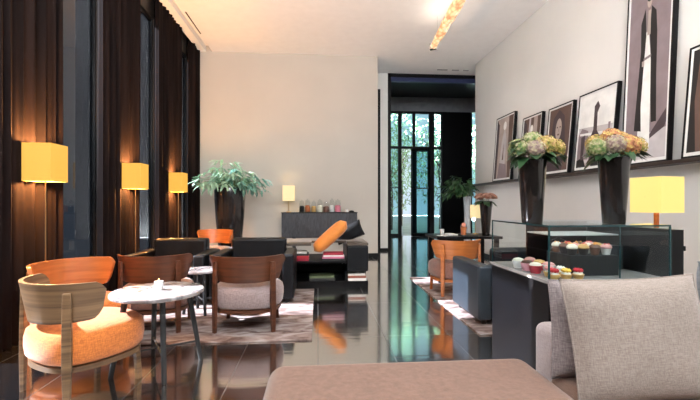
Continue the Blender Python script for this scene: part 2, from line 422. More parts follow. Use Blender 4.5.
def door(name, label, loc, rz, w_, hx):
    dr = thing(name, label, 'door', loc, rz, None)
    f = MB(); f.box(0, .05, -.025, .025, .01, 3.28); f.box(w_-.05, w_, -.025, .025, .01, 3.28); f.box(.05, w_-.05, -.025, .025, .01, .12); f.box(.05, w_-.05, -.025, .025, 3.2, 3.28)
    f.build('door_frame', m_frame_dark, dr, smooth=0)
    MB().box(.05, w_-.05, -.006, .006, .12, 3.2).build('glass_pane', m_frontglass, dr, smooth=0)
    h = MB().tube([(.04, -.07, 1.80), (w_-.04, -.07, 1.80)], .022, 8)
    h.tube([(.08, -.07, 1.8), (.08, 0, 1.8)], .01, 6); h.tube([(w_-.08, -.07, 1.8), (w_-.08, 0, 1.8)], .01, 6)
    h.build('push_bar', m_chrome, dr)
    return dr
door('glass_door', 'dark framed glass door leaf standing ajar into the lobby with horizontal bar', (3.50, YG-.10, 0), R(-38), .78, 0)
door('glass_door', 'closed glass door leaf right of the open one with horizontal bar', (3.68, YG, 0), 0, .52, 0)
rail = MB().tube([(2.7, YG-.12, 1.82), (3.0, YG-.12, 1.82)], .02, 8)
tag(rail.build('push_rail', m_chrome), 'short chrome bar on the fixed pane left of the entrance doors', 'handrail')

# ------------------------------------------------------------------ outside
struct('ground_front', MB().box(-8, 20, 15.1, 40, -.14, -.02), m_ground, smooth=0)
struct('ground_side', MB().box(-30, -3.1, -12, 15.1, -.2, -.1), plain('dark_gravel', (.008, .009, .010), .9, spec=0), smooth=0)
def tree(x, y, h, r, n, seed, label, mat=None):
    rnd = random.Random(seed)
    t_ = thing('garden_tree', label, 'tree', (x, y, -.02), 0, 'trees outside the glass entrance')
    tk = MB(); tk.tube([(0,0,0), (.05,0,h*.3), (-.04,.05,h*.6), (.02,0,h*.85)], [.10, .08, .05, .02], 8)
    for k in range(5):
        a = rnd.uniform(0, 2*pi); z = h*rnd.uniform(.3, .6)
        tk.tube([(0, 0, z), (r*.4*cos(a), r*.4*sin(a), z+h*.12), (r*.7*cos(a), r*.7*sin(a), z+h*.25)], [.04, .025, .01], 6)
    tk.build('trunk', m_trunk, t_)
    lf = MB()
    for k in range(n):
        a = rnd.uniform(0, 2*pi); q = rnd.uniform(-1, 1); s_ = rnd.random()**.4
        p = Vector((r*s_*cos(a)*sqrt(1-q*q), r*s_*sin(a)*sqrt(1-q*q), h*.54+h*.44*q*s_))
        dd = Vector((rnd.uniform(-1, 1), rnd.uniform(-1, 1), rnd.uniform(-.8, .6)))
        lf.leaf(p, dd, (rnd.uniform(-.5, .5), rnd.uniform(-.5, .5), 1), rnd.uniform(.14, .26), rnd.uniform(.05, .09), .4, 3)
    lf.build('foliage', mat or m_tree, t_)
struct('wall_sun_blocker', MB().box(-9, -4, 15.6, 40, -.1, 13), m_right, smooth=0)  # wall added to keep the sun off the entrance trees
tree(3.4, 18.6, 5.4, 1.25, 1020, 11, 'nearest leafy tree outside, seen through the left panes of the entrance')
tree(6.0, 19.2, 6.0, 1.25, 1140, 12, 'leafy tree outside behind the entrance doors')
tree(4.6, 22.0, 7.5, 1.5, 1320, 13, 'tallest tree outside, farthest behind the entrance glass')
tree(8.7, 19.4, 6.2, 1.3, 1020, 14, 'leafy tree outside seen past the right end of the lobby panel')
tree(7.9, 22.6, 7.5, 1.6, 1080, 15, 'tree in the second row outside, right of the tallest one')

# ------------------------------------------------------------------ lamps
LG = 'amber lamps in front of the curtains'
def lamp_floor(loc, label):
    l = thing('floor_lamp', label, 'floor lamp', loc, 0, LG)
    MB().lathe([(.12, 0), (.12, .012), (.015, .022)], 28).build('base', m_brass, l)
    MB().tube([(0, 0, .02), (0, 0, 1.60)], .0055, 10).build('pole', m_brass, l)
    s = MB(); a = .122; z0, z1 = 1.445, 1.785; t_ = .004
    s.box(-a, a, -a, -a+t_, z0, z1); s.box(-a, a, a-t_, a, z0, z1); s.box(-a, -a+t_, -a+t_, a-t_, z0, z1); s.box(a-t_, a, -a+t_, a-t_, z0, z1)
    s.build('lamp_shade', m_shade, l, smooth=0)
    sp = MB(); sp.tube([(-a, 0, 1.60), (a, 0, 1.60)], .003, 5); sp.tube([(0, -a, 1.60), (0, a, 1.60)], .003, 5); sp.build('shade_spider', m_brass, l)
    return l
L0 = lamp_floor((-2.485, 3.87, 0), 'nearest of the three square amber lamps in front of dark curtains')
dup(L0, (-2.485, 5.68, 0), 0, 'middle of the three square amber lamps in front of dark curtains')
dup(L0, (-2.485, 7.36, 0), 0, 'farthest of the three square amber lamps, left of the big planter')
def point(loc, e, col, r=.04):
    d_ = bpy.data.lights.new('bulb', 'POINT'); d_.energy = e; d_.color = col; d_.shadow_soft_size = r
    o = bpy.data.objects.new('bulb_light', d_); COL.objects.link(o); o.location = loc
for y in (3.87, 5.68, 7.36):
    for z in (1.495, 1.735): point((-2.50, y, z), 130, (1, .46, .15), .03)

# ------------------------------------------------------------------ tub chairs
def tub_chair(label, group, loc, rz, wood_m, seat_m):
    t_ = thing('tub_chair', label, 'chair', loc, rz, group)
    # seat cushion: round at the back, straighter in front
    s = MB(); prof = [(.26, .235), (.30, .245), (.318, .27), (.325, .32), (.325, .38), (.315, .425), (.285, .45), (.20, .463), (.08, .468)]
    s.lathe(prof, 48, (0, .02), sq=2.7); s.build('seat_cushion', seat_m, t_, smooth=60)
    MB().lathe([(.285, .195), (.302, .20), (.302, .232), (.285, .236)], 48, (0, .02), sq=2.7).build('seat_rail', wood_m, t_)
    b_ = MB(); n = 36; A = R(80); vs = []; fs = []
    cols = [(0, 0), (0, .35), (0, .7), (0, 1), (1, 1), (1, .7), (1, .35), (1, 0)]
    for i in range(n+1):
        a = -A+2*A*i/n; e = abs(a)/A
        zt = .755 - .0*e; zb = .500 + .02*e*e + (.06*((e-.85)/.15)**2 if e > .85 else 0)
        zt2 = zt - (.05*((e-.88)/.12)**2 if e > .88 else 0)
        for inn, q in cols:
            z = zb+(zt2-zb)*q; r = .315+.045*q-(.026 if inn else 0) + .0
            vs.append((r*sin(a)*1.0, -r*cos(a)*.97, z))
    m = len(cols)
    for i in range(n):
        for k in range(m): fs.append((i*m+k, i*m+(k+1) % m, (i+1)*m+(k+1) % m, (i+1)*m+k))
    fs.append(tuple(range(m))[::-1]); fs.append(tuple(range(n*m, n*m+m)))
    b_.add(vs, fs).build('backrest', wood_m, t_, smooth=35)
    for s_ in (-1, 1):
        a = s_*R(46); l = MB(); c0 = Vector((.362*sin(a), -.352*cos(a), .0)); c1 = Vector((.357*sin(a), -.347*cos(a), .70))
        u = Vector((cos(a), sin(a), 0)); w_ = Vector((sin(a), -cos(a), 0)); vs = []
        for c_, hw, hd in ((c0, .019, .013), (c0.lerp(c1, .35), .026, .015), (c0.lerp(c1, .6), .027, .014), (c1, .024, .011)):
            for i, j in ((-1,-1),(1,-1),(1,1),(-1,1)): vs.append(c_+u*hw*i+w_*(hd*j))
        fs = [(3,2,1,0), (12,13,14,15)]+[(k*4+i, k*4+(i+1) % 4, k*4+4+(i+1) % 4, k*4+4+i) for k in range(3) for i in range(4)]
        l.add(vs, fs); l.build('leg', wood_m, t_, bevel=.004, seg=2)
    for s_ in (-1, 1):
        MB().bar((s_*.245, .235, 0), (s_*.235, .225, .236), .035, .035).build('leg', wood_m, t_, bevel=.004, seg=2)
    return t_
CG = 'wooden tub chairs around the left tables'
chA = tub_chair('nearest orange cushioned tub chair, its curved wooden back towards us, left of marble table', CG, (-1.61, 2.90, 0), R(-32), m_wood_grey, m_orange)
def rechair(loc, rz, label, w_, s_, group=CG):
    return dup(chA, loc, rz, label, group, dict(seat_cushion=s_, seat_rail=w_, backrest=w_, leg=w_))
rechair((-1.98, 3.52, 0), R(-118), 'orange cushioned tub chair behind the nearest one, its hollow orange back facing us', m_wood_orange, m_orange)
rechair((-1.60, 4.16, .0), R(3), 'brown tub chair seen from behind just past the marble table', m_wood, m_brownseat)
chD = rechair((-.70, 4.13, .0), R(-1), 'tub chair with pale mauve cushion standing alone on the striped sunlit rug', m_wood, m_mauve)
chD.scale = (1.06, 1, .985)
rechair((-1.90, 7.42, 0), R(165), 'small looking orange wood tub chair far back in front of the planter', m_wood_orange, m_mauve)
rechair((1.88, 5.42, 0), R(4), 'orange wooden tub chair at the dark table beside the right rug', m_wood_orange, m_brownseat, 'wooden tub chair on the right')

# ------------------------------------------------------------------ round tables
def round_table(label, loc, h, r, legs=True):
    t_ = thing('round_table', label, 'table', loc, 0, None)
    MB().lathe([(r-.006, h-.028), (r, h-.022), (r, h-.006), (r-.006, h)], 56).build('tabletop', m_marble, t_)
    MB().lathe([(r*.62, h-.045), (r*.62, h-.028)], 40).build('top_frame', m_blackm, t_)
    for k in range(4):
        a = R(28)+k*pi/2
        MB().tube([(r*.95*cos(a), r*.95*sin(a), 0), (r*.66*cos(a), r*.66*sin(a), h-.03)], [.017, .021], 12).build('leg', m_blackm, t_)
    for k in range(2):
        a = R(28)+k*pi/2; q = r*.88
        MB().tube([(q*cos(a), q*sin(a), .16), (-q*cos(a), -q*sin(a), .16)], .008, 8).build('stretcher', m_blackm, t_)
    return t_
round_table('round marble topped table with black splayed legs and a candle on it', (-1.20, 3.12, 0), .595, .325)
round_table('low round table in shade between the brown tub chair and black armchairs', (-1.32, 4.66, 0), .50, .20)
round_table('pale round table far back beside the orange wood chair', (-1.20, 6.75, 0), .52, .26)
cd = thing('candle_holder', 'small white glass candle holder glowing on the marble table', 'candle', (-1.20, 3.13, .595))
MB().lathe([(.026, 0), (.030, .004), (.032, .065), (.029, .065), (.026, .012), (.002, .010)], 24, cap=False).build('glass_cup', m_white, cd)
MB().lathe([(.025, .012), (.025, .045)], 20).build('wax', emis('lit_wax', (1, .85, .6), .8), cd)
MB().lathe([(.002, .045), (.006, .056), (.004, .070), (.0008, .085)], 10).build('flame', emis('flame', (1, .6, .2), 12), cd)

# ------------------------------------------------------------------ rugs
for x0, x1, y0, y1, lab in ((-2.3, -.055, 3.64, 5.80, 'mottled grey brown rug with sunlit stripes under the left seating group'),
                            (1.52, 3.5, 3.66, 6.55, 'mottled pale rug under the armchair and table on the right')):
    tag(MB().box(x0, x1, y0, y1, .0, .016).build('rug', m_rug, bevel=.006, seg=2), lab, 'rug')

# ------------------------------------------------------------------ leather armchairs
def armchair(label, loc, rz, w_, d_, ha, hb, mat, group=None, z0=.05):
    t_ = thing('leather_armchair', label, 'armchair', loc, rz, group); aw = .14; hw, hd = w_/2, d_/2
    MB().box(-hw+aw, hw-aw, -hd+.16, hd-.02, z0, .30).build('seat_base', mat, t_, bevel=.02)
    MB().box(-hw+aw+.004, hw-aw-.004, -hd+.17, hd, .30, .43).build('seat_cushion', mat, t_, bevel=.04, seg=4)
    for s_ in (-1, 1):
        x0, x1 = sorted((s_*hw, s_*(hw-aw)))
        MB().box(x0, x1, -hd, hd, z0, ha).build('armrest', mat, t_, bevel=.025, seg=4)
    MB().box(-hw+aw, hw-aw, -hd, -hd+.17, z0, hb).build('backrest', mat, t_, bevel=.035, seg=4)
    for sx in (-1, 1):
        for sy in (-1, 1):
            MB().box(sx*(hw-.08)-.02, sx*(hw-.08)+.02, sy*(hd-.08)-.02, sy*(hd-.08)+.02, 0, z0).build('foot', m_blackm, t_, smooth=0)
    return t_
AG = 'black leather armchairs facing us on the left'
zr = .016
armchair('black leather armchair facing us beside the curtains, partly behind the brown tub chair', (-1.86, 5.36, zr), pi, .98, .80, .60, .75, m_leather, AG)
armchair('black leather armchair facing us directly behind the mauve cushioned chair', (-.81, 5.36, zr), pi, 1.02, .80, .60, .75, m_leather, AG)
armchair('blue black leather armchair seen from its side on the right rug', (2.09, 4.30, zr), R(0), .96, .80, .60, .60, m_leather_blue)
# small low side cushion back of that chair is its raised near corner
tag(MB().box(-.30, .30, -.07, .07, 0, .34).build('back_cushion', m_leather, loc=(2.08, 4.00, .447), bevel=.04, seg=4),
    'thick black leather back cushion standing in the blue black armchair', 'cushion')

# ------------------------------------------------------------------ low shelf bench with books
bx0, bx1, by0, by1, bh = -.62, .74, 5.86, 6.72, .66
bn = thing('shelf_bench', 'low black open shelf unit holding books in front of the sideboard', 'shelf unit', (0, 0, 0))
tb_ = MB(); tb_.box(bx0, -.10, by0, by1, bh-.035, bh); tb_.box(-.10, bx1, 6.30, by1, bh-.035, bh); tb_.box(bx1-.30, bx1, by0, 6.30, bh-.035, bh)
tb_.build('top_board', plain('brown_leather_top', (.09, .07, .055), .35), bn)
MB().box(bx0, bx1-.30, by0+.01, by1-.01, .37, .395).build('shelf_board', m_black, bn, smooth=0)
MB().box(bx0, bx1, by0+.02, by1-.02, 0, .10).build('plinth', m_black, bn, smooth=0)
MB().box(bx0, bx0+.04, by0+.01, by1-.01, .10, bh-.035).build('end_panel', m_black, bn, smooth=0)
MB().box(bx0+.04, bx1-.31, by1-.05, by1-.01, .10, .37).build('back_panel', m_black, bn, smooth=0)
MB().box(bx1-.32, bx1, by0-.012, by1, .245, bh-.04).build('leather_block', m_leather, bn, bevel=.02)
MB().box(bx1-.34, bx1-.30, by0+.01, by1-.01, .10, .245).build('divider', m_black, bn, smooth=0)
MB().box(bx1-.02, bx1, by0+.30, by1-.01, .10, .245).build('end_panel', m_black, bn, smooth=0)
bk = {k: plain('book_'+k, v, .45, noise=.05) for k, v in dict(red=(.42, .02, .03), crimson=(.30, .01, .03), cream=(.62, .58, .52), pink=(.55, .16, .25), green=(.10, .13, .06), black=(.02, .02, .02), white=(.7, .68, .65), brown=(.25, .07, .04)).items()}
def book(x, y, z, w_, d_, h_, col, label, group, rz=0):
    o = thing('book', label, 'book', (x, y, z), rz, group)
    c_ = MB(); c_.box(-w_/2, w_/2, -d_/2, d_/2, 0, .003); c_.box(-w_/2, w_/2, -d_/2, d_/2, h_-.003, h_); c_.box(-w_/2, w_/2, -d_/2, -d_/2+.004, .003, h_-.003)
    c_.build('cover', bk[col], o, smooth=0)
    MB().box(-w_/2+.004, w_/2-.004, -d_/2+.004, d_/2-.006, .003, h_-.003).build('pages', m_paper, o, smooth=0)
    return o
def stack(x, y, z, items, where, group):
    k = len(items)
    pos = {2: ['bottom', 'top'], 3: ['bottom', 'middle', 'top'], 4: ['bottom', 'second lowest', 'third from bottom', 'top']}
    for i, (w_, d_, h_, col) in enumerate(items):
        pn = pos[k][i] if k in pos else ''
        book(x+random.uniform(-.006, .006), y, z, w_, d_, h_, col, f'{col} book, {pn} one of the stack {where}', group, R(random.uniform(-2, 2))); z += h_
stack(-.29, 6.06, .395, [(.32, .26, .035, 'crimson'), (.31, .26, .04, 'red'), (.30, .25, .03, 'black'), (.26, .22, .03, 'cream')], 'at the left of the upper shelf', 'books on the upper bench shelf')
stack(.235, 6.06, .395, [(.34, .26, .03, 'black'), (.33, .25, .028, 'pink'), (.31, .25, .022, 'white'), (.30, .22, .03, 'crimson')], 'at the right of the upper shelf', 'books on the upper bench shelf')
stack(.06, 6.05, .10, [(.38, .28, .04, 'black'), (.36, .26, .03, 'green')], 'on the base below the shelf', 'books on the base of the bench')
stack(.57, 5.99, .10, [(.28, .22, .04, 'white'), (.27, .22, .035, 'brown'), (.27, .21, .03, 'cream')], 'under the leather block at the right end', 'books under the leather block')
# cushions on the bench
def cushion(name, label, w_, h_, t_, mat, loc, rot, cat='cushion', pinch=.055, rim=True):
    o = MB().pillow(w_, h_, t_, pinch=pinch).build(name, mat, loc=loc, rot=rot, smooth=80)
    tag(o, label, cat)
    if rim: MB().pipe_rim(w_, h_, .004, pinch).build('piping', mat, o)
    return o
# bolster
bo = MB(); pr = []
for i in range(13):
    q = i/12; pr.append((max(.004, .104*(1-abs(2*q-1)**5)**.5), -.33+.66*q))
bo.lathe(pr, 28, ax=1.0, ay=1.25)
tag(bo.build('bolster_cushion', m_orangepil, loc=(.185, 6.06, .745), rot=(0, R(48), 0), smooth=80), 'orange bolster cushion leaning on the black cushion on the shelf bench', 'cushion')
cushion('leather_cushion', 'black leather cushion propped behind the orange bolster on the shelf bench', .46, .26, .16, m_leather, (.50, 6.46, .775), (R(4), R(-22), 0))

# ------------------------------------------------------------------ sideboard with lamp and jars
sb = thing('sideboard', 'black oak sideboard on short legs against the greige wall', 'sideboard', (0, 0, 0))
MB().box(-.79, .86, 8.78, 9.14, .49, 1.03).build('carcass', m_cabinet, sb, bevel=.004)
MB().box(-.80, .87, 8.77, 9.15, 1.03, 1.045).build('top_board', m_black, sb, smooth=0)
for x0, x1 in ((-.78, .03), (.04, .85)): MB().box(x0, x1, 8.768, 8.78, .50, 1.02).build('door_panel', m_cabinet, sb, smooth=0)
for x in (-.56, .64):
    for y in (8.82, 9.05): MB().box(x, x+.06, y, y+.06, 0, .49).build('leg', m_blackm, sb, smooth=0)
tl = thing('table_lamp', 'cream shaded table lamp at the left end of the black sideboard', 'table lamp', (-.645, 8.95, 1.045))
MB().lathe([(.06, 0), (.06, .015), (.012, .02)], 24).build('base', m_brass, tl)
MB().tube([(0, 0, .015), (0, 0, .40)], .007, 8).build('stem', m_brass, tl)
MB().lathe([(.18, .25), (.18, .59)], 4, cap=False).build('lamp_shade', m_shade_c, tl, rot=(0, 0, R(45)), smooth=0)
point((-.645, 8.95, 1.045+.42), 5, (1, .75, .4), .03)
JG = 'glass jars on the black sideboard'
jars = [(-.36, .05, .24, 'jar_black', (.02, .02, .02), 'clear jar of black sweets, leftmost jar on the sideboard'),
        (-.23, .055, .26, 'jar_rust', (.42, .13, .05), 'clear jar of rust coloured sweets, second jar from the left on the sideboard'),
        (-.095, .05, .23, 'jar_amber', (.55, .33, .12), 'clear jar of amber sweets, third jar from the left on the sideboard'),
        (.045, .055, .26, 'jar_cream', (.72, .68, .58), 'clear jar of cream sweets beside a brown filled jar'),
        (.18, .06, .22, 'jar_brown', (.16, .07, .05), 'clear jar of brown sweets in the middle right of the row'),
        (.31, .05, .27, 'jar_white', (.78, .76, .74), 'clear jar of white sweets next to the pink jar'),
        (.44, .065, .26, 'jar_pink', (.80, .22, .30), 'clear jar of pink sweets, rightmost tall jar on the sideboard')]
for x, r, h_, mn, c_, lab in jars:
    h_ *= 1.15; r *= 1.1; c_ = tuple(min(.85, q*1.25) for q in c_)
    j = thing('glass_jar', lab, 'jar', (x, 8.95, 1.045), 0, JG)
    MB().lathe([(r*.9, .001), (r, .01), (r, h_*.72), (r*.8, h_*.8), (r*.8, h_*.84)], 24, cap=False).build('glass_body', m_jarglass, j)
    MB().lathe([(r*.85, .006), (r*.93, .015), (r*.93, h_*.45), (r*.6, h_*.52)], 20).build('sweets', colmat(mn, c_), j)
    MB().lathe([(r*.86, h_*.84), (r*.86, h_*.87), (r*.3, h_*.92), (.012, h_*.94), (.016, h_*.98), (.004, h_)], 20).build('lid', m_jarglass, j)
tag(MB().lathe([(.035, 0), (.04, .01), (.04, .06), (.034, .06), (.034, .015), (.004, .012)], 20, cap=False).build('tealight_cup', m_white, loc=(.64, 8.93, 1.045)), 'tiny white cup at the right end of the sideboard', 'cup')
tag(MB().lathe([(.05, 0), (.06, .02), (.04, .035), (.005, .04)], 20).build('black_dish', m_blackm, loc=(.75, 8.95, 1.045)), 'small low black dish at the right end of the sideboard', 'dish')

# ------------------------------------------------------------------ planter with leafy plant
pl = thing('potted_plant', 'tall black tapered planter with pale green arching plant by the greige wall', 'plant', (-1.74, 8.10, 0))
MB().lathe([(.17, 0), (.18, .01), (.235, .5), (.275, .95), (.298, 1.35), (.30, 1.53), (.297, 1.55), (.275, 1.55), (.27, 1.47)], 48, cap=False).build('planter', m_planter, pl, smooth=50)
MB().lathe([(.002, 1.46), (.272, 1.46)], 30, cap=False).build('soil', plain('dark_soil', (.03, .02, .015), .9), pl)
def plant_leaves(mb, st, rnd, n, c0, spread, zup, Lr, Wr, bias=(0,0,0), lobes=1, stem_r=.004):
    for k in range(n):
        a = rnd.uniform(0, 2*pi); q = rnd.random()**.6
        tip = Vector(c0)+Vector((spread*q*cos(a), spread*.75*q*sin(a), zup*(rnd.uniform(.15, 1))*(1-.55*q*q)))+Vector(bias)*q
        base = Vector(c0)+Vector((.10*cos(a), .10*sin(a), -.03)); mid = base.lerp(tip, .5)+Vector((0, 0, .10))
        st.tube([base, mid, tip], [stem_r, stem_r*.8, stem_r*.5], 5)
        for j in range(rnd.choice((2, 3, 4))):
            b_ = a+rnd.uniform(-1.3, 1.3); dd = Vector((cos(b_), sin(b_), rnd.uniform(-.75, .35)))
            mb.leaf(tip+Vector((rnd.uniform(-.03, .03), rnd.uniform(-.03, .03), rnd.uniform(-.02, .02))), dd, (rnd.uniform(-.3, .3), rnd.uniform(-.3, .3), 1), rnd.uniform(*Lr), rnd.uniform(*Wr), rnd.uniform(.2, .7), 6, lobes)
rnd = random.Random(21); la = MB(); lb = MB(); st = MB()
plant_leaves(la, st, rnd, 75, (0, 0, 1.52), .56, .62, (.12, .24), (.05, .09), (-.08, -.05, 0))
plant_leaves(lb, st, rnd, 65, (.10, .02, 1.50), .52, .46, (.12, .22), (.05, .085), (.10, 0, -.04))
la.build('foliage', m_leaf, pl, smooth=60); lb.build('foliage', m_leaf_b, pl, smooth=60); st.build('stems', m_stem, pl)
# second plant near the right wall end
p2 = thing('potted_plant', 'dark leafy plant in tall slim grey vase by the lobby opening', 'plant', (3.42, 8.95, 0))
MB().lathe([(.08, 0), (.075, .5), (.07, 1.0), (.09, 1.40), (.08, 1.40), (.06, 1.2)], 28, cap=False).build('planter', plain('pale_grey_ceramic', (.42, .44, .46), .3), p2)
la = MB(); st = MB(); rnd = random.Random(5)
plant_leaves(la, st, rnd, 42, (-.12, 0, 1.42), .36, .50, (.14, .24), (.06, .10), (-.10, 0, -.05), 0)
la.build('foliage', m_leafdark, p2, smooth=60); st.build('stems', m_stem, p2)

# ------------------------------------------------------------------ right hand table
rt = thing('dining_table', 'dark square edged table behind the orange wooden chair on the right', 'table', (0, 0, 0))
MB().box(1.82, 2.86, 6.00, 6.70, .69, .73).build('tabletop', m_black, rt, bevel=.004)
for x in (1.86, 2.76):
    for y in (6.04, 6.60): MB().box(x, x+.06, y, y+.06, zr, .69).build('leg', m_black, rt, smooth=0)
def cup(x, y, z, r, h_, mat, label, nm='cup', group=None):
    return tag(MB().lathe([(r*.7, 0), (r*.8, .004), (r, h_), (r*.92, h_), (r*.72, .01), (.002, .009)], 20, cap=False).build(nm, mat, loc=(x, y, z)), label, 'cup', group)
cup(1.99, 6.30, .73, .035, .10, m_white, 'small white cup standing upright at the left of the dark table', 'cup')
tag(MB().lathe([(.05, 0), (.09, .012), (.085, .014), (.045, .004)], 28, cap=False).build('plate', m_white, loc=(1.93, 6.10, .73)), 'white plate at the left front corner of the dark table', 'plate')
tag(MB().lathe([(.05, 0), (.09, .012), (.085, .014), (.045, .004)], 28, cap=False).build('plate', m_white, loc=(2.18, 6.52, .73)), 'white plate towards the back of the dark table', 'plate')
tag(MB().box(-.10, .10, -.05, .05, 0, .022).build('folded_napkin', m_white, loc=(2.12, 6.25, .73), rot=(0, 0, .3), bevel=.006), 'folded white napkin beside the orange drink', 'napkin')
dg = thing('drink_glass', 'tumbler of orange red drink on the dark table', 'glass', (2.31, 6.20, .73))
MB().lathe([(.045, .001), (.055, .18), (.052, .18), (.042, .012), (.002, .01)], 24, cap=False).build('glass_body', m_jarglass, dg)
MB().lathe([(.040, .012), (.049, .14)], 20).build('drink', plain('orange_drink', (.85, .25, .10), .2), dg)
MB().add([(0.0, 0, .14)]+[(.035*cos(2*pi*k/12), 0, .175+.035*sin(2*pi*k/12)) for k in range(12)], [(0, k+1, (k+1) % 12+1) for k in range(12)]).build('citrus_slice', plain('citrus', (.8, .3, .2), .5), dg)
tray = tag(MB().box(2.22, 2.48, 6.03, 6.15, 0, .015).build('tray', m_blackm, loc=(0, 0, .73), bevel=.003), 'small black tray at the front of the dark table', 'tray')
t2 = thing('table_lamp', 'small warm table lamp behind the vase of roses', 'table lamp', (2.63, 6.52, .73))
MB().lathe([(.05, 0), (.05, .012), (.01, .02)], 20).build('base', m_brass, t2)
MB().tube([(0, 0, .01), (0, 0, .34)], .006, 8).build('stem', m_brass, t2)
MB().lathe([(.085, .27), (.085, .49)], 28, cap=False).build('lamp_shade', m_shade_c, t2)
# rose vase
rv = thing('flower_vase', 'small dark tapered vase of dusty roses on the right hand table', 'vase', (2.64, 6.12, .73))
MB().lathe([(.055, 0), (.058, .01), (.10, .55), (.095, .55), (.05, .03), (.002, .025)], 28, cap=False).build('vase', m_vase, rv)
rb = thing('rose_bouquet', 'bunch of dusty pink roses in the small dark vase', 'flowers', (2.64, 6.12, .73+.55))
rnd = random.Random(9)
def rose(mb, c_, r):
    c_ = Vector(c_)
    for L in range(4):
        rr = r*(.35+.2*L); npet = 4+L
        for k in range(npet):
            a = 2*pi*k/npet+L*.6; d1 = Vector((cos(a), sin(a), 0)); sd = Vector((-sin(a), cos(a), 0))
            hh = r*(1.1-.18*L); w_ = rr*1.1
            vs = [c_+d1*rr*.35-sd*w_*.4-Vector((0,0,hh*.5)), c_+d1*rr*.35+sd*w_*.4-Vector((0,0,hh*.5)), c_+d1*rr*.95+sd*w_*.6+Vector((0,0,hh*.15)), c_+d1*rr*1.05+sd*w_*.3+Vector((0,0,hh*.45)), c_+d1*rr*1.05-sd*w_*.3+Vector((0,0,hh*.45)), c_+d1*rr*.95-sd*w_*.6+Vector((0,0,hh*.15))]
            mb.add(vs, [(0,1,2,5),(5,2,3,4)])
for k in range(8):
    a = k*2*pi/7; q = .115 if k < 7 else 0
    z = .055+.03*rnd.random()+(.04 if k == 7 else 0); m_ = MB(); rose(m_, (0, 0, 0), .068)
    m_.build('rose', m_rose, rb, loc=(q*cos(a), q*sin(a), z), rot=(R(30)*sin(-a)*(k < 7), R(30)*cos(a)*(k < 7), 0))
lv = MB()
for k in range(16):
    a = rnd.uniform(0, 2*pi); lv.leaf((.05*cos(a), .05*sin(a), .0), (cos(a), sin(a), rnd.uniform(-.3, .1)), (0,0,1), .16, .06, .4, 4)
lv.build('leaves', m_leafdark, rb)
sm = MB()
for k in range(6): sm.tube([(.02*cos(k), .02*sin(k), -.5), (.05*cos(k), .05*sin(k), .03)], .004, 5)
sm.build('stems', m_stem, rb)

# ------------------------------------------------------------------ ledge and framed photographs
tag(MB().box(XR-.19, XR, 2.2, 9.51, 1.655, 1.695).build('picture_ledge', plain('dark_walnut_ledge', (.035, .022, .018), .35), bevel=.004), 'long thin dark picture ledge along the right wall', 'shelf')
G = dict(w=(.78, .76, .73), l=(.50, .46, .46), m=(.24, .185, .195), d=(.06, .04, .045), k=(.012, .01, .01), b=(.12, .07, .055), t=(.42, .34, .30))
PM = {k: plain('print_'+k, v, .6, noise=.12, nscale=5) for k, v in G.items()}
PK = list(PM)
def frame(label, yn, yf, z1, shapes, bg, mat_w=.0, fw=.02):
    # local: X from far (left in picture) to near (right), Y up along the leaning plane, Z out of the wall
    W = yf-yn; z0 = 1.695; Hh = z1-z0; lean = math.atan(.10/Hh)
    t_ = thing('framed_photograph', label, 'picture', (XR-.155, yf, z0), 0, 'framed photographs on the ledge')
    # columns: local x->world -y, local y->world up, local z->world -x
    t_.rotation_euler = (Matrix(((0,0,-1),(-1,0,0),(0,1,0))).to_4x4() @ Matrix.Rotation(-lean, 4, 'X')).to_euler()
    f_ = MB(); f_.box(0, fw, 0, Hh, -.05, .004); f_.box(W-fw, W, 0, Hh, -.05, .004); f_.box(fw, W-fw, 0, fw, -.05, .004); f_.box(fw, W-fw, Hh-fw, Hh, -.05, .004)
    f_.build('frame', m_black, t_, smooth=0)
    g_ = MB(); i0 = fw; mw = .022
    g_.box(i0, i0+mw, fw, Hh-fw, -.008, .001); g_.box(W-i0-mw, W-i0, fw, Hh-fw, -.008, .001); g_.box(i0+mw, W-i0-mw, fw, fw+mw*1.6, -.008, .001); g_.box(i0+mw, W-i0-mw, Hh-fw-mw, Hh-fw, -.008, .001)
    g_.build('mount', m_white, t_, smooth=0)
    MB().box(fw, W-fw, fw, Hh-fw, -.03, -.022).build('backing_board', m_blackm, t_, smooth=0)
    pr_ = MB(); x0, x1, y0, y1 = fw+mw, W-fw-mw, fw+mw*1.6, Hh-fw-mw
    pr_.cur = PK.index(bg); pr_.add([(x0,y0,-.006),(x1,y0,-.006),(x1,y1,-.006),(x0,y1,-.006)], [(0,1,2,3)])
    for k, (cl, poly) in enumerate(shapes):
        pr_.cur = PK.index(cl); z = -.0055+.0003*k
        pr_.add([(x0+(x1-x0)*a, y0+(y1-y0)*b_, z) for a, b_ in poly], [tuple(range(len(poly)))])
    pr_.build('print', [PM[k] for k in PK], t_, smooth=0)
    return t_
def ell(cx, cy, rx, ry, n=20): return [(cx+rx*cos(2*pi*k/n), cy+ry*sin(2*pi*k/n)) for k in range(n)]
frame('framed photograph farthest away on the ledge, pale figure between dark drapes', 7.42, 8.21, 3.03,
      [('d', [(0,0),(.14,0),(.16,.9),(0,1)]), ('b', [(.8,0),(1,0),(1,1),(.72,1)]), ('l', [(.3,.25),(.62,.2),(.66,.6),(.5,.85),(.36,.6)]), ('w', ell(.5,.86,.09,.07)), ('m', [(.2,0),(.8,0),(.7,.22),(.3,.26)]), ('b', [(.44,.3),(.52,.3),(.5,.6)])], 't')
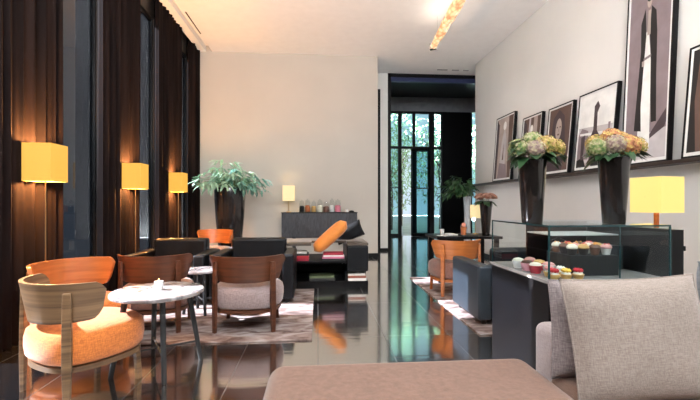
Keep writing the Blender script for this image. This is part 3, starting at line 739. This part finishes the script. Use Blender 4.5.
frame('framed photograph second farthest on the ledge, pale vertical forms on brown', 6.47, 7.12, 2.81,
      [('d', [(0,0),(.3,0),(.2,.9),(0,1)]), ('l', [(.3,.1),(.45,.1),(.42,1),(.32,1)]), ('t', [(.55,0),(.85,0),(.8,1),(.6,1)]), ('d', [(.45,.1),(.55,.1),(.6,.6),(.44,.7)]), ('w', ell(.5,.8,.08,.07))], 'b')
frame('framed dark portrait of a hooded head and shoulders on the ledge', 5.645, 6.29, 2.79,
      [('d', [(0,0),(.75,0),(.8,.45),(.7,.85),(.45,.97),(.2,.85),(.12,.4)]), ('t', ell(.47,.66,.14,.17)), ('d', ell(.41,.69,.03,.012)), ('d', ell(.54,.69,.03,.012)), ('b', ell(.475,.575,.05,.014)), ('m', [(.46,.62),(.49,.62),(.475,.70)]), ('d', [(.2,0),(.7,0),(.6,.3),(.47,.45),(.33,.3)])], 'b')
frame('framed bright photograph with a dark long necked shape over a harbour, behind the right flowers', 4.76, 5.515, 2.80,
      [('l', [(0,0),(1,0),(1,.52),(0,.56)]), ('m', [(0,.1),(.35,.1),(.3,.5),(.1,.55),(0,.45)]), ('w', [(.05,.45),(1,.40),(1,.44),(.05,.48)]), ('w', [(.4,.3),(1,.32),(1,.35),(.4,.34)]), ('d', [(.38,.05),(.75,0),(.7,.35),(.56,.48),(.54,.72),(.60,.80),(.53,.88),(.44,.82),(.45,.5),(.38,.4)]), ('k', [(.45,0),(.75,0),(.72,.3),(.5,.33)]), ('m', [(.88,.3),(.92,.3),(.93,.55),(.87,.55)]), ('k', [(0,0),(.3,0),(.2,.14),(0,.1)]), ('d', [(.12,.1),(.2,.1),(.22,.45),(.1,.42)])], 'w')
frame('largest framed photograph, figure in dark open coat and long white dress on mauve', 3.945, 4.60, 3.82,
      [('l', [(0,0),(1,0),(1,.16),(0,.12)]), ('d', [(.55,.10),(.95,.16),(1,.2),(.98,.26),(.6,.13)]), ('w', [(.30,.05),(.62,.05),(.60,.30),(.57,.55),(.50,.72),(.42,.72),(.38,.5),(.33,.25)]),
       ('k', [(.40,.16),(.22,.17),(.27,.40),(.32,.62),(.30,.78),(.40,.86),(.44,.70),(.40,.50),(.37,.30)]), ('k', [(.64,.20),(.76,.20),(.72,.45),(.70,.7),(.66,.82),(.55,.86),(.52,.72),(.58,.55),(.60,.35)]),
       ('t', [(.46,.70),(.54,.70),(.53,.84),(.47,.84)]), ('t', ell(.49,.89,.055,.035)), ('k', ell(.49,.915,.06,.025)), ('m', [(.40,.56),(.58,.57),(.58,.585),(.40,.575)]), ('t', [(.36,.53),(.42,.53),(.42,.56),(.36,.56)])], 'm')
frame('framed dark brown photograph at the right picture edge of the ledge', 2.92, 3.79, 2.83,
      [('k', [(0,0),(.12,0),(.06,.5),(.1,1),(0,1)]), ('d', [(.3,0),(.4,.9),(.25,.8)]), ('m', ell(.6,.65,.16,.2)), ('d', [(.35,0),(.9,0),(.8,.4),(.45,.42)])], 'b', fw=.022)

# ------------------------------------------------------------------ display counter
cx0, cx1, cy0, cy1, cz = 1.335, 2.09, 2.22, 2.98, .80
dc = thing('display_counter', 'black counter with teal edged glass display case of pastries', 'display counter', (0, 0, 0))
MB().box(cx0, cx1, cy0, cy1, .0, cz-.02).build('counter_base', m_black, dc, bevel=.004)
MB().box(cx0-.012, cx1, cy0-.012, cy1+.01, cz-.02, cz).build('deck', plain('grey_stone_deck', (.30, .28, .27), .25), dc, bevel=.003)
MB().box(cx1+.012, cx1+.085, cy0, cy1, 0, 1.09).build('end_panel', m_black, dc, smooth=0)
zt = 1.12; e = .006
for nm, a in (('glass_pane', (cx0, cx1, cy0, cy0+e, cz, zt-.01)), ('glass_pane', (cx0, cx0+e, cy0+e, cy1, cz, zt-.01)), ('glass_pane', (cx1-e, cx1, cy0+e, cy1, cz, zt-.01))):
    MB().box(*a).build(nm, m_caseglass, dc, smooth=0)
MB().box(cx0, cx1, cy0, cy1, zt-.01, zt).build('glass_top', m_caseglass, dc, smooth=0)
ed = MB(); q = .005
ed.box(cx0-.002, cx1+.002, cy0-.003, cy0-.0005, zt-.010, zt); ed.box(cx0-.003, cx0-.0005, cy0, cy1, zt-.010, zt)
ed.box(cx0-.003, cx0+.006, cy0-.003, cy0+.006, cz, zt-.01); ed.box(cx1-.006, cx1+.003, cy0-.003, cy0+.006, cz, zt-.01)
ed.box(cx0-.003, cx0+.006, cy1-.006, cy1, cz, zt-.01); ed.build('glass_edge', m_glassedge, dc, smooth=0)
MB().box(1.60, cx1-.01, cy1-.03, cy1-.01, cz, zt-.012).build('back_panel', plain('brown_tinted_mirror', (.05, .03, .028), .08, metal=.6), dc, smooth=0)
MB().box(1.60, cx1-.01, 2.62, cy1-.03, 1.025, 1.033).build('glass_shelf', m_white, dc, smooth=0)
MB().box(1.795, 1.80, cy0+.03, cy0+.035, cz, zt-.012).build('glass_joint', m_glassedge, dc, smooth=0)
# riser inside the case
tag(MB().box(1.545, 1.86, 2.34, 2.60, cz, .925).build('display_riser', m_blackm, bevel=.004), 'black riser block inside the glass case under the muffins', 'display block')
tag(MB().box(1.90, 2.06, 2.55, 2.85, cz, .96).build('drawer_box', m_blackm, bevel=.004), 'black box standing at the right end inside the glass case', 'box')
rnd = random.Random(4)
def muffin(x, y, z, r, topcol, wrap, label, group, cherry=None):
    m_ = thing('muffin', label, 'muffin', (x, y, z), 0, group)
    pf = [(r*.7, 0), (r, r*1.3)]
    MB().lathe(pf, 18).build('paper_case', wrap, m_)
    MB().lathe([(r*1.0, r*1.3), (r*1.12, r*1.55), (r*.95, r*1.95), (r*.5, r*2.25), (r*.05, r*2.3)], 18).build('muffin_top', topcol, m_)
    tb = MB()
    for k in range(4):
        a = rnd.uniform(0, 6.28); tb.M = Matrix.Translation((r*.45*cos(a), r*.45*sin(a), r*2.2)); tb.lathe([(r*.05, -r*.25), (r*.25, 0), (r*.05, r*.22)], 8)
    tb.build('berries', cherry or colmat('berry_red', (.55, .02, .03), .3), m_)
tops = [colmat('cream_icing', (.80, .72, .60)), colmat('golden_bake', (.62, .36, .12)), colmat('choc_bake', (.12, .05, .03)), colmat('pink_icing', (.72, .35, .33))]
wraps = [colmat('dark_paper', (.03, .02, .02)), colmat('white_paper', (.70, .66, .62)), colmat('brown_paper', (.18, .08, .05))]
rows = ['front', 'middle', 'back']; colsn = ['leftmost', 'second', 'third', 'fourth']
for i in range(4):
    for j in range(3):
        muffin(1.585+.075*i, 2.385+.08*j, .925, .030, tops[(i+2*j) % 4], wraps[(0, 0, 2, 1)[(i+j) % 4]], f'{colsn[i]} muffin in the {rows[j]} row on the black riser', 'muffins on the riser',
               colmat('berry_red', (.55, .02, .03), .3) if (i+j) % 2 else colmat('berry_orange', (.75, .3, .05), .3))
def tart(x, y, r, label, c1, c2):
    t_ = thing('fruit_tart', label, 'pastry', (x, y, cz), 0, 'fruit tarts at the front of the case')
    MB().lathe([(r*.75, 0), (r, .025), (r*.93, .028), (r*.85, .022)], 20).build('crust', colmat('golden_bake', (.62, .36, .12)), t_)
    MB().lathe([(r*.86, .020), (r*.7, .036), (r*.3, .044), (.003, .046)], 18).build('cream', tops[0], t_)
    fb = MB()
    for k in range(7):
        a = k*.9; q = r*.5 if k else 0; fb.M = Matrix.Translation((q*cos(a), q*sin(a), .048)); fb.lathe([(.002, -.012), (.012, -.004), (.012, .004), (.002, .014)], 8)
    fb.build('fruit', [colmat(c1[0], c1[1], .25)], t_)
tart(1.40, 2.275, .034, 'strawberry topped tart at the left front corner of the glass case', ('berry_red', (.55, .02, .03)), 0)
tart(1.475, 2.275, .034, 'tart with yellow fruit between two red topped tarts', ('berry_yellow', (.85, .5, .08)), 0)
tart(1.55, 2.275, .034, 'red topped tart right of the yellow fruit tart, before the riser', ('berry_red', (.55, .02, .03)), 0)
tart(1.42, 2.36, .032, 'pale tart with pink fruit behind the strawberry tart', ('berry_pink', (.8, .3, .3)), 0)
tart(1.495, 2.36, .032, 'tart with white berries behind the yellow fruit tart', ('berry_white', (.8, .75, .7)), 0)
cloths = [('red_wrap', (.5, .03, .05)), ('white_wrap', (.75, .7, .7)), ('pink_wrap', (.7, .3, .35)), ('red_wrap', (.5, .03, .05)), ('white_wrap', (.75, .7, .7)), ('red_wrap', (.5, .03, .05))]
labs = ['red wrapped dessert cup nearest the left glass front', 'white dessert cup beside the nearest red one', 'pink dessert cup in the middle of the left case side', 'red dessert cup behind the pink one', 'white dessert cup farther back in the left case side', 'red dessert cup farthest back by the left glass']
for k, (x, y) in enumerate(((1.395, 2.47), (1.49, 2.48), (1.395, 2.575), (1.49, 2.59), (1.395, 2.69), (1.49, 2.71))):
    o = thing('dessert_cup', labs[k], 'dessert', (x, y, cz), 0, 'dessert cups at the left side of the case')
    MB().lathe([(.030, 0), (.042, .050), (.039, .050)], 20).build('cup', colmat(*cloths[k]), o)
    MB().lathe([(.038, .050), (.032, .062), (.014, .068), (.002, .070)], 16).build('topping', tops[(k*3) % 4], o)
cl = thing('cake_stand', 'clear glass cloche over a small cake inside the case', 'cake stand', (1.70, 2.71, cz))
MB().lathe([(.05, 0), (.012, .01), (.012, .07), (.075, .08), (.075, .088)], 28).build('stand', m_white, cl)
MB().lathe([(.065, .089), (.066, .15), (.050, .185), (.015, .20), (.010, .205), (.014, .215), (.003, .225)], 28, cap=False).build('glass_dome', m_jarglass, cl)
MB().lathe([(.045, .089), (.045, .13), (.002, .135)], 20).build('cake', tops[2], cl)
# back console with lamp
bc = thing('console_table', 'dark console behind the display counter carrying the square yellow lamp', 'console', (0, 0, 0))
MB().box(2.26, 2.98, 3.02, 3.50, .86, .90).build('top_board', m_black, bc, bevel=.004)
MB().box(2.29, 2.95, 3.05, 3.48, .45, .86).build('drawer_box', m_black, bc, smooth=0)
for k in range(2):
    f_ = MB().box(2.31+.33*k, 2.60+.33*k, 3.035, 3.05, .50, .82).build('drawer_front', m_blackm, bc, smooth=0)
    MB().tube([(2.38+.33*k, 3.02, .70), (2.53+.33*k, 3.02, .70)], .006, 6).build('handle', m_chrome, f_)
for x in (2.29, 2.90):
    for y in (3.05, 3.43): MB().box(x, x+.05, y, y+.05, 0, .45).build('leg', m_black, bc, smooth=0)
yl = thing('table_lamp', 'large square yellow glowing table lamp behind the glass display case', 'table lamp', (2.83, 3.14, .90))
MB().box(-.07, .07, -.07, .07, 0, .02).build('base', m_wood_orange, yl, bevel=.003)
MB().box(-.014, .014, -.014, .014, .02, .34).build('stem', m_wood_orange, yl, bevel=.002)
s = MB(); a = .13; z0, z1 = .27, .565; t_ = .004
s.box(-a, a, -a, -a+t_, z0, z1); s.box(-a, a, a-t_, a, z0, z1); s.box(-a, -a+t_, -a+t_, a-t_, z0, z1); s.box(a-t_, a, -a+t_, a-t_, z0, z1)
s.build('lamp_shade', m_shade_y, yl, rot=(0, 0, R(12)), smooth=0)
MB().tube([(-a, 0, .40), (a, 0, .40)], .003, 5).build('shade_spider', m_brass, yl, rot=(0, 0, R(12)))
point((2.83, 3.14, 1.36), 22, (1, .62, .25))
point((2.63, 6.52, .73+.38), 4, (1, .75, .4), .03)

# tall vases with hydrangeas on the case
def tall_vase(loc, label):
    v_ = thing('flower_vase', label, 'vase', loc, 0, 'tall dark vases on the glass case')
    MB().lathe([(.060, 0), (.063, .004), (.088, .40), (.090, .41), (.085, .41), (.058, .02), (.002, .016)], 40, cap=False).build('vase', m_vase, v_)
    return v_
tall_vase((1.40, 2.52, zt), 'tall dark tapered vase at the left end of the glass case top')
tall_vase((1.85, 2.37, zt), 'tall dark tapered vase at the right of the glass case top')
def hydrangea(mb, r, rnd):
    n = 95
    for k in range(n):
        zz = 1-1.75*(k+.5)/n; a = k*2.39996; q = sqrt(max(0, 1-zz*zz)); nr = Vector((q*cos(a), q*sin(a), zz))
        c_ = nr*r*rnd.uniform(.9, 1.04); ref = Vector((0,0,1)) if abs(nr.z) < .9 else Vector((1,0,0))
        u = nr.cross(ref).normalized(); w_ = nr.cross(u); ph = rnd.uniform(0, 1.5); s_ = r*.22
        for j in range(4):
            b_ = ph+j*pi/2; d1 = u*cos(b_)+w_*sin(b_); d2 = u*-sin(b_)+w_*cos(b_)
            mb.add([c_, c_+d1*s_*.6-d2*s_*.42+nr*s_*.15, c_+d1*s_+nr*s_*.25, c_+d1*s_*.6+d2*s_*.42+nr*s_*.15], [(0,1,2,3)])
    mb.M = Matrix.Identity(4); mb.lathe([(r*.3, -r*.65), (r*.75, -r*.3), (r*.82, 0), (r*.7, r*.45), (r*.3, r*.76), (.002, r*.84)], 14)
def bouquet(loc, label, heads, seed):
    rnd = random.Random(seed); b_ = thing('hydrangea_bouquet', label, 'flowers', loc, 0, 'hydrangea bouquets in the tall vases')
    for x, y, z, r, mt in heads:
        m_ = MB(); hydrangea(m_, r, rnd); m_.build('flower_head', mt, b_, loc=(x, y, z), smooth=0)
    lv = MB()
    for k in range(22):
        a = rnd.uniform(0, 2*pi); lv.leaf((.06*cos(a), .06*sin(a), rnd.uniform(0, .05)), (cos(a), sin(a), rnd.uniform(-.25, .35)), (0,0,1), rnd.uniform(.09, .14), .07, .5, 4)
    lv.build('leaves', m_leafdark, b_, smooth=60)
    sm = MB()
    for x, y, z, r, mt in heads: sm.tube([(x*.2, y*.2, -.36), (x*.3, y*.3, 0), (x, y, z-r*.5)], .004, 5)
    sm.build('stems', m_stem, b_)
    return b_, lv
b1, _ = bouquet((1.40, 2.52, zt+.41), 'green and white hydrangeas in the left tall vase',
    [(-.105, -.02, .075, .062, m_hy_green), (-.02, -.075, .06, .060, m_hy_white), (.06, -.06, .085, .068, m_hy_yellow), (.145, -.02, .075, .062, m_hy_yellow), (.01, .02, .125, .065, m_hy_green), (.09, .06, .11, .062, m_hy_yellow), (-.05, .08, .09, .06, m_hy_green)], 31)
lv = MB(); rnd = random.Random(8)
for k in range(9): lv.leaf((-.08, -.02, .04+.01*k), (-1, rnd.uniform(-.6, .3), rnd.uniform(-.5, .5)), (0, 0, 1), rnd.uniform(.09, .12), .075, .4, 4)
for k in range(5): lv.leaf((.17, -.02, .03), (1, rnd.uniform(-.6, .6), rnd.uniform(-.5, .1)), (0, 0, 1), .06, .05, .4, 4)
lv.build('leaves', m_leafdark, b1, smooth=60)
bouquet((1.85, 2.37, zt+.41), 'orange pink and yellow hydrangeas in the right tall vase',
    [(-.115, -.01, .06, .060, m_hy_green), (-.035, -.06, .075, .062, m_hy_white), (.045, -.065, .07, .066, m_hy_pink), (.135, -.01, .07, .064, m_hy_yellow), (0, .02, .125, .066, m_hy_pink), (.08, .05, .115, .060, m_hy_pink), (-.07, .07, .10, .058, m_hy_yellow)], 32)

# ------------------------------------------------------------------ sofa and pillows
so = thing('sofa', 'mauve brown upholstered sofa across the foreground with a pale backrest block', 'sofa', (0, 0, 0))
MB().box(-.24, 2.9, .95, 2.02, .05, .27).build('sofa_base', m_sofa, so, bevel=.03)
MB().box(-.25, 1.12, .92, 2.10, .26, .430).build('seat_cushion', m_sofa, so, bevel=.10, seg=8)
MB().box(1.125, 2.9, .92, 1.90, .26, .42).build('seat_cushion', m_sofa, so, bevel=.06, seg=6)
MB().box(1.19, 2.9, 1.92, 2.14, .27, .60).build('backrest', m_sofaback, so, bevel=.05, seg=5)
for x in (-.14, 2.75):
    for y in (1.05, 1.9): MB().tube([(x, y, 0), (x, y, .05)], .025, 12).build('foot', m_blackm, so)
cushion('throw_pillow', 'large light grey linen pillow in the foreground right', .62, .54, .17, m_pillow, (1.41, 1.66, .650), (R(-13), R(-2), R(-3)), 'pillow', .05)
cushion('throw_pillow', 'smaller dark taupe tweed pillow tucked behind the large grey pillow', .50, .46, .15, m_pillow2, (1.36, 1.85, .635), (R(-8), R(3), R(2)), 'pillow')
cushion('throw_pillow', 'blue grey pillow cut off at the right picture edge', .56, .54, .18, m_pillow3, (2.02, 1.72, .70), (R(-12), R(3), R(14)), 'pillow')

# ------------------------------------------------------------------ camera
cam = bpy.data.cameras.new('camera'); cam.sensor_width = 36; cam.lens = 36*400/700; cam.shift_y = 3/700; cam.clip_start = .05
co = bpy.data.objects.new('camera', cam); COL.objects.link(co)
co.location = (0, 0, 1.25); co.rotation_euler = (pi/2, 0, -math.atan(.08))
scene.camera = co

# ------------------------------------------------------------------ light
def area(name, loc, rot, sx, sy, e, col=(1,1,1)):
    d_ = bpy.data.lights.new(name, 'AREA'); d_.shape = 'RECTANGLE'; d_.size = sx; d_.size_y = sy; d_.energy = e; d_.color = col
    o = bpy.data.objects.new(name, d_); COL.objects.link(o); o.location = loc; o.rotation_euler = rot
    return o
area('rear_fill_uplight', (-.2, -1.0, 3.2), (R(150), 0, 0), 4.2, 1.6, 900, (.95, .98, 1))       # added room fill behind the camera, aimed up and towards +Y
area('ceiling_fill_above_pendant', (2.07, 5.95, 4.29), (pi, 0, R(-4)),   .10, 2.6, 5, (1, .92, .82))  # added fill over the pendant to brighten the ceiling
for x, y in ((2.9, 3.2), (2.9, 5.4), (2.9, 7.6), (.2, 7.8), (-1.5, 7.8)):
    d_ = bpy.data.lights.new('downlight', 'SPOT'); d_.energy = 60; d_.spot_size = R(95); d_.spot_blend = .9; d_.color = (1, .90, .78); d_.shadow_soft_size = .05
    o = bpy.data.objects.new('downlight_beam', d_); COL.objects.link(o); o.location = (x, y, H-.03)
sun = bpy.data.lights.new('sun', 'SUN'); sun.energy = 620; sun.angle = R(.6); sun.color = (1, .96, .90)
so_ = bpy.data.objects.new('sun', sun); COL.objects.link(so_)
so_.rotation_euler = Vector((-1.0, .04, .86)).to_track_quat('Z', 'Y').to_euler()
w = bpy.data.worlds.new('sky'); scene.world = w; w.use_nodes = True; t = w.node_tree
bg = t.nodes['Background']; bg.inputs['Color'].default_value = (.72, .86, 1.0, 1); bg.inputs['Strength'].default_value = 1.0

scene.view_settings.view_transform = 'Standard'; scene.view_settings.look = 'None'
scene.view_settings.exposure = 0.0; scene.view_settings.gamma = 1.0
scene.view_settings.use_curve_mapping = False
